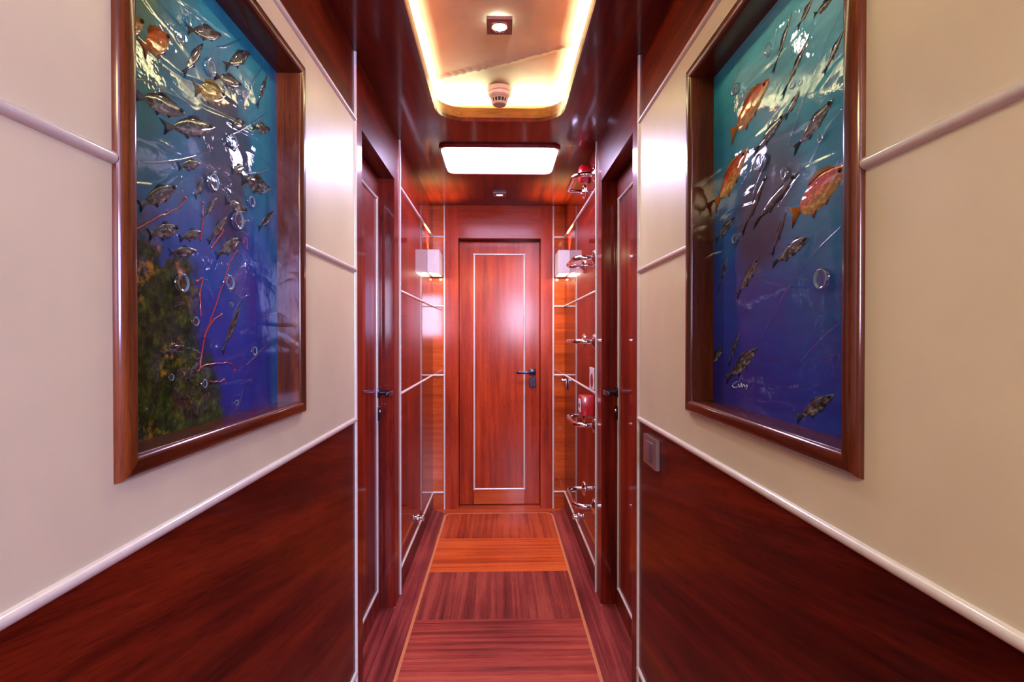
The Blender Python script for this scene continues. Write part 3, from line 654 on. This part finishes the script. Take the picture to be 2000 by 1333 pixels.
bm = bmesh.new(); lathe(bm, [(0, -.0535), (.028, -.0535), (.029, -.056), (.024, -.061), (.0, -.063)], (sx, sy, sz), (0, 0, 1), 40); obj('cap', bm, white_plastic, t, True, 40)

# ---------------------------------------------------------------- wall lamps
def sconce(s, label):
    X0, X1 = s*.4345, s*.364; y0, y1, z0, z1 = 3.125, 3.325, 1.527, 1.668; w = .004
    t = tag(empty('wall_lamp', (s*XW, 3.225, z0)), label, 'wall lamp', 'white box lamps beside the far door')
    bm = bmesh.new(); slab(bm, rect(*sorted((X0, X1)), y0, y1), [rect(*sorted((X0-s*w*1.2, X1+s*w)), y0+w, y1-w)], z0, z1, XY); obj('shade', bm, shade_m, t)
    obj('bracket', B(s*.429, s*.400, 3.19, 3.26, 1.575, 1.60), chrome, t)
    bm = bmesh.new(); lathe(bm, [(0, -.012), (.010, -.012), (.010, .012), (0, .012)], (s*.400, 3.225, 1.600), (0, 0, 1), 16); obj('socket', bm, white_plastic, t, True)
    bm = bmesh.new(); lathe(bm, [(0, 0), (.008, 0), (.014, -.010), (.014, -.028), (.008, -.038), (0, -.040)], (s*.400, 3.225, 1.587), (0, 0, 1), 16); obj('bulb', bm, bulb_glow, t, True)
    l = spot('lamp_up', (s*.400, 3.175, 1.625), 34, (1.0, .66, .24), 96, 1.0, .012); l.rotation_euler = (PI + .34, 0, 0)
    spot('lamp_down', (s*.400, 3.225, 1.540), 6, (1.0, .80, .58), 80, .9, .010)
    point('lamp_glow', (s*.400, 3.225, 1.533), .7, (1.0, .86, .70), .008)
sconce(-1, 'white box wall lamp in the corner left of the far door')
sconce(1, 'white box wall lamp in the corner right of the far door')

# ---------------------------------------------------------------- chrome rungs up the right wall
def rung(z):
    t = empty('ladder_rung', (XW, 2.452, z))
    ya, yb, xo, r = 2.312, 2.592, .347, .052
    pts = [(XW-.0005, ya, z), (xo+r, ya, z)]
    for k in range(1, 9): a = math.radians(90*k/8); pts.append((xo+r-r*math.sin(a), ya+r-r*math.cos(a), z))
    for k in range(0, 9): a = math.radians(90*k/8); pts.append((xo+r-r*math.cos(a), yb-r+r*math.sin(a), z))
    pts.append((XW-.0005, yb, z))
    bm = bmesh.new(); tube(bm, pts, .0108, 18); obj('rail', bm, chrome, t, True, 60)
    for y in (ya, yb):
        bm = bmesh.new(); lathe(bm, [(.0105, .014), (.016, .012), (.020, .0075), (.034, .005), (.0365, .0025), (.0365, .0003), (0, .0003)], (XW, y, z), (-1, 0, 0), 32); f = obj('flange', bm, chrome, t, True, 50)
        for dz in (-.027, .027):
            bm = bmesh.new(); lathe(bm, [(0, .0085), (.003, .008), (.0045, .0062), (.0045, .0045)], (XW, y, z+dz), (-1, 0, 0), 12); obj('screw', bm, steel, f, True, 50)
    return t
def copy_tree(o, parent=None):
    c = o.copy(); COL.objects.link(c)
    if parent: c.parent = parent
    for ch in o.children: copy_tree(ch, c)
    return c
RZ = [(1.872, 'topmost chrome ladder rung on the right wall beside the red sounder'), (1.495, 'chrome ladder rung level with the right white wall lamp'),
      (1.115, 'middle chrome ladder rung, just above the white sign'), (.736, 'chrome ladder rung directly under the red call box'),
      (.365, 'lowest chrome ladder rung near the floor of the right wall')]
proto = rung(RZ[0][0])
for i, (z, lab) in enumerate(RZ):
    o = proto if i == 0 else copy_tree(proto)
    o.location.z = z; tag(o, lab, 'ladder rung', 'chrome rungs up the right wall')

# red sounder, sign, call box on the right wall
t = tag(empty('alarm_sounder', (XW, 2.455, 1.918)), 'round glossy red alarm sounder high on right wall under the ceiling', 'alarm sounder')
bm = bmesh.new(); lathe(bm, [(0, .0005), (.043, .0005), (.044, .004), (.044, .034), (.041, .043), (.034, .049), (.022, .052), (0, .053)], (XW, 2.455, 1.918), (-1, 0, 0), 40); obj('housing', bm, red_plastic, t, True, 40)
bm = bmesh.new(); lathe(bm, [(0, .054), (.010, .0538), (.012, .0522), (.012, .050)], (XW, 2.455, 1.918), (-1, 0, 0), 20); obj('sound_port', bm, blackhole, t, True, 40)
t = tag(empty('alarm_call_box', (XW, 2.352, .785)), 'red fire alarm call box on the right wall below the white sign', 'call box')
obj('housing', B(XW-.0005, XW-.060, 2.308, 2.396, .776, .866, .003), red_plastic, t, True, 40)
obj('push_plate', B(XW-.0602, XW-.0625, 2.322, 2.382, .792, .850, .001), sign_white, t)
bm = bmesh.new(); lathe(bm, [(0, .0650), (.010, .0645), (.011, .0625)], (XW, 2.352, .821), (-1, 0, 0), 20); obj('push_button', bm, blackhole, t, True, 40)
t = tag(empty('wall_sign', (XW, 2.368, .895)), 'small white sign with a red disc on the right wall', 'sign')
obj('plate', B(XW-.0004, XW-.0030, 2.310, 2.426, .894, .994, .0006), sign_white, t)
bm = bmesh.new(); lathe(bm, [(0, .0036), (.033, .0036), (.033, .003)], (XW, 2.366, .933), (-1, 0, 0), 32); o = obj('red_disc', bm, red_plastic, t)
# wall hook in the far corner, door stops, light switch
t = tag(empty('wall_hook', (XW, 3.26, .80)), 'small brushed steel fitting under white strip in the far right corner', 'wall hook')
bm = bmesh.new(); box(bm, XW-.012, XW-.0004, 3.245, 3.275, .798, .872, .005); obj('plate', bm, steel, t, True, 50)
bm = bmesh.new(); tube(bm, [(XW-.010, 3.26, .858), (XW-.030, 3.26, .858)], .009, 14); lathe(bm, [(0, .0385), (.009, .0365), (.012, .033), (.012, .028), (.009, .0265)], (XW, 3.26, .858), (-1, 0, 0), 20); obj('peg', bm, steel, t, True, 50)
def stop(s, y, z, label):
    t = tag(empty('door_stop', (s*XW, y, z)), label, 'door stop', 'chrome door stops above the skirting')
    bm = bmesh.new(); lathe(bm, [(0, .0004), (.024, .0004), (.024, .004), (.018, .007), (.012, .009), (.011, .020)], (s*XW, y, z), (-s, 0, 0), 28); obj('base', bm, chrome, t, True, 50)
    bm = bmesh.new(); lathe(bm, [(.010, .018), (.017, .020), (.019, .025), (.017, .031), (.010, .034), (0, .035)], (s*XW, y, z), (-s, 0, 0), 28); obj('knob', bm, chrome, t, True, 50)
stop(-1, 2.774, .157, 'small chrome door stop low on the left wall')
stop(1, 2.779, .156, 'small chrome door stop low on the right wall beneath rungs')
t = tag(empty('light_switch', (XW, 1.423, .774)), 'square bronze light switch on right wainscot under the white rail', 'light switch')
bm = bmesh.new(); slab(bm, rect(1.364, 1.482, .774, .855), [rect(1.392, 1.454, .786, .843)], XW-.0003, XW-.011, YZ)
obj('face_plate', bm, bronze, t, True, 40)
obj('rocker', B(XW-.0003, XW-.0125, 1.3925, 1.4535, .7865, .8425, .002), switch_grey, t, True, 50)
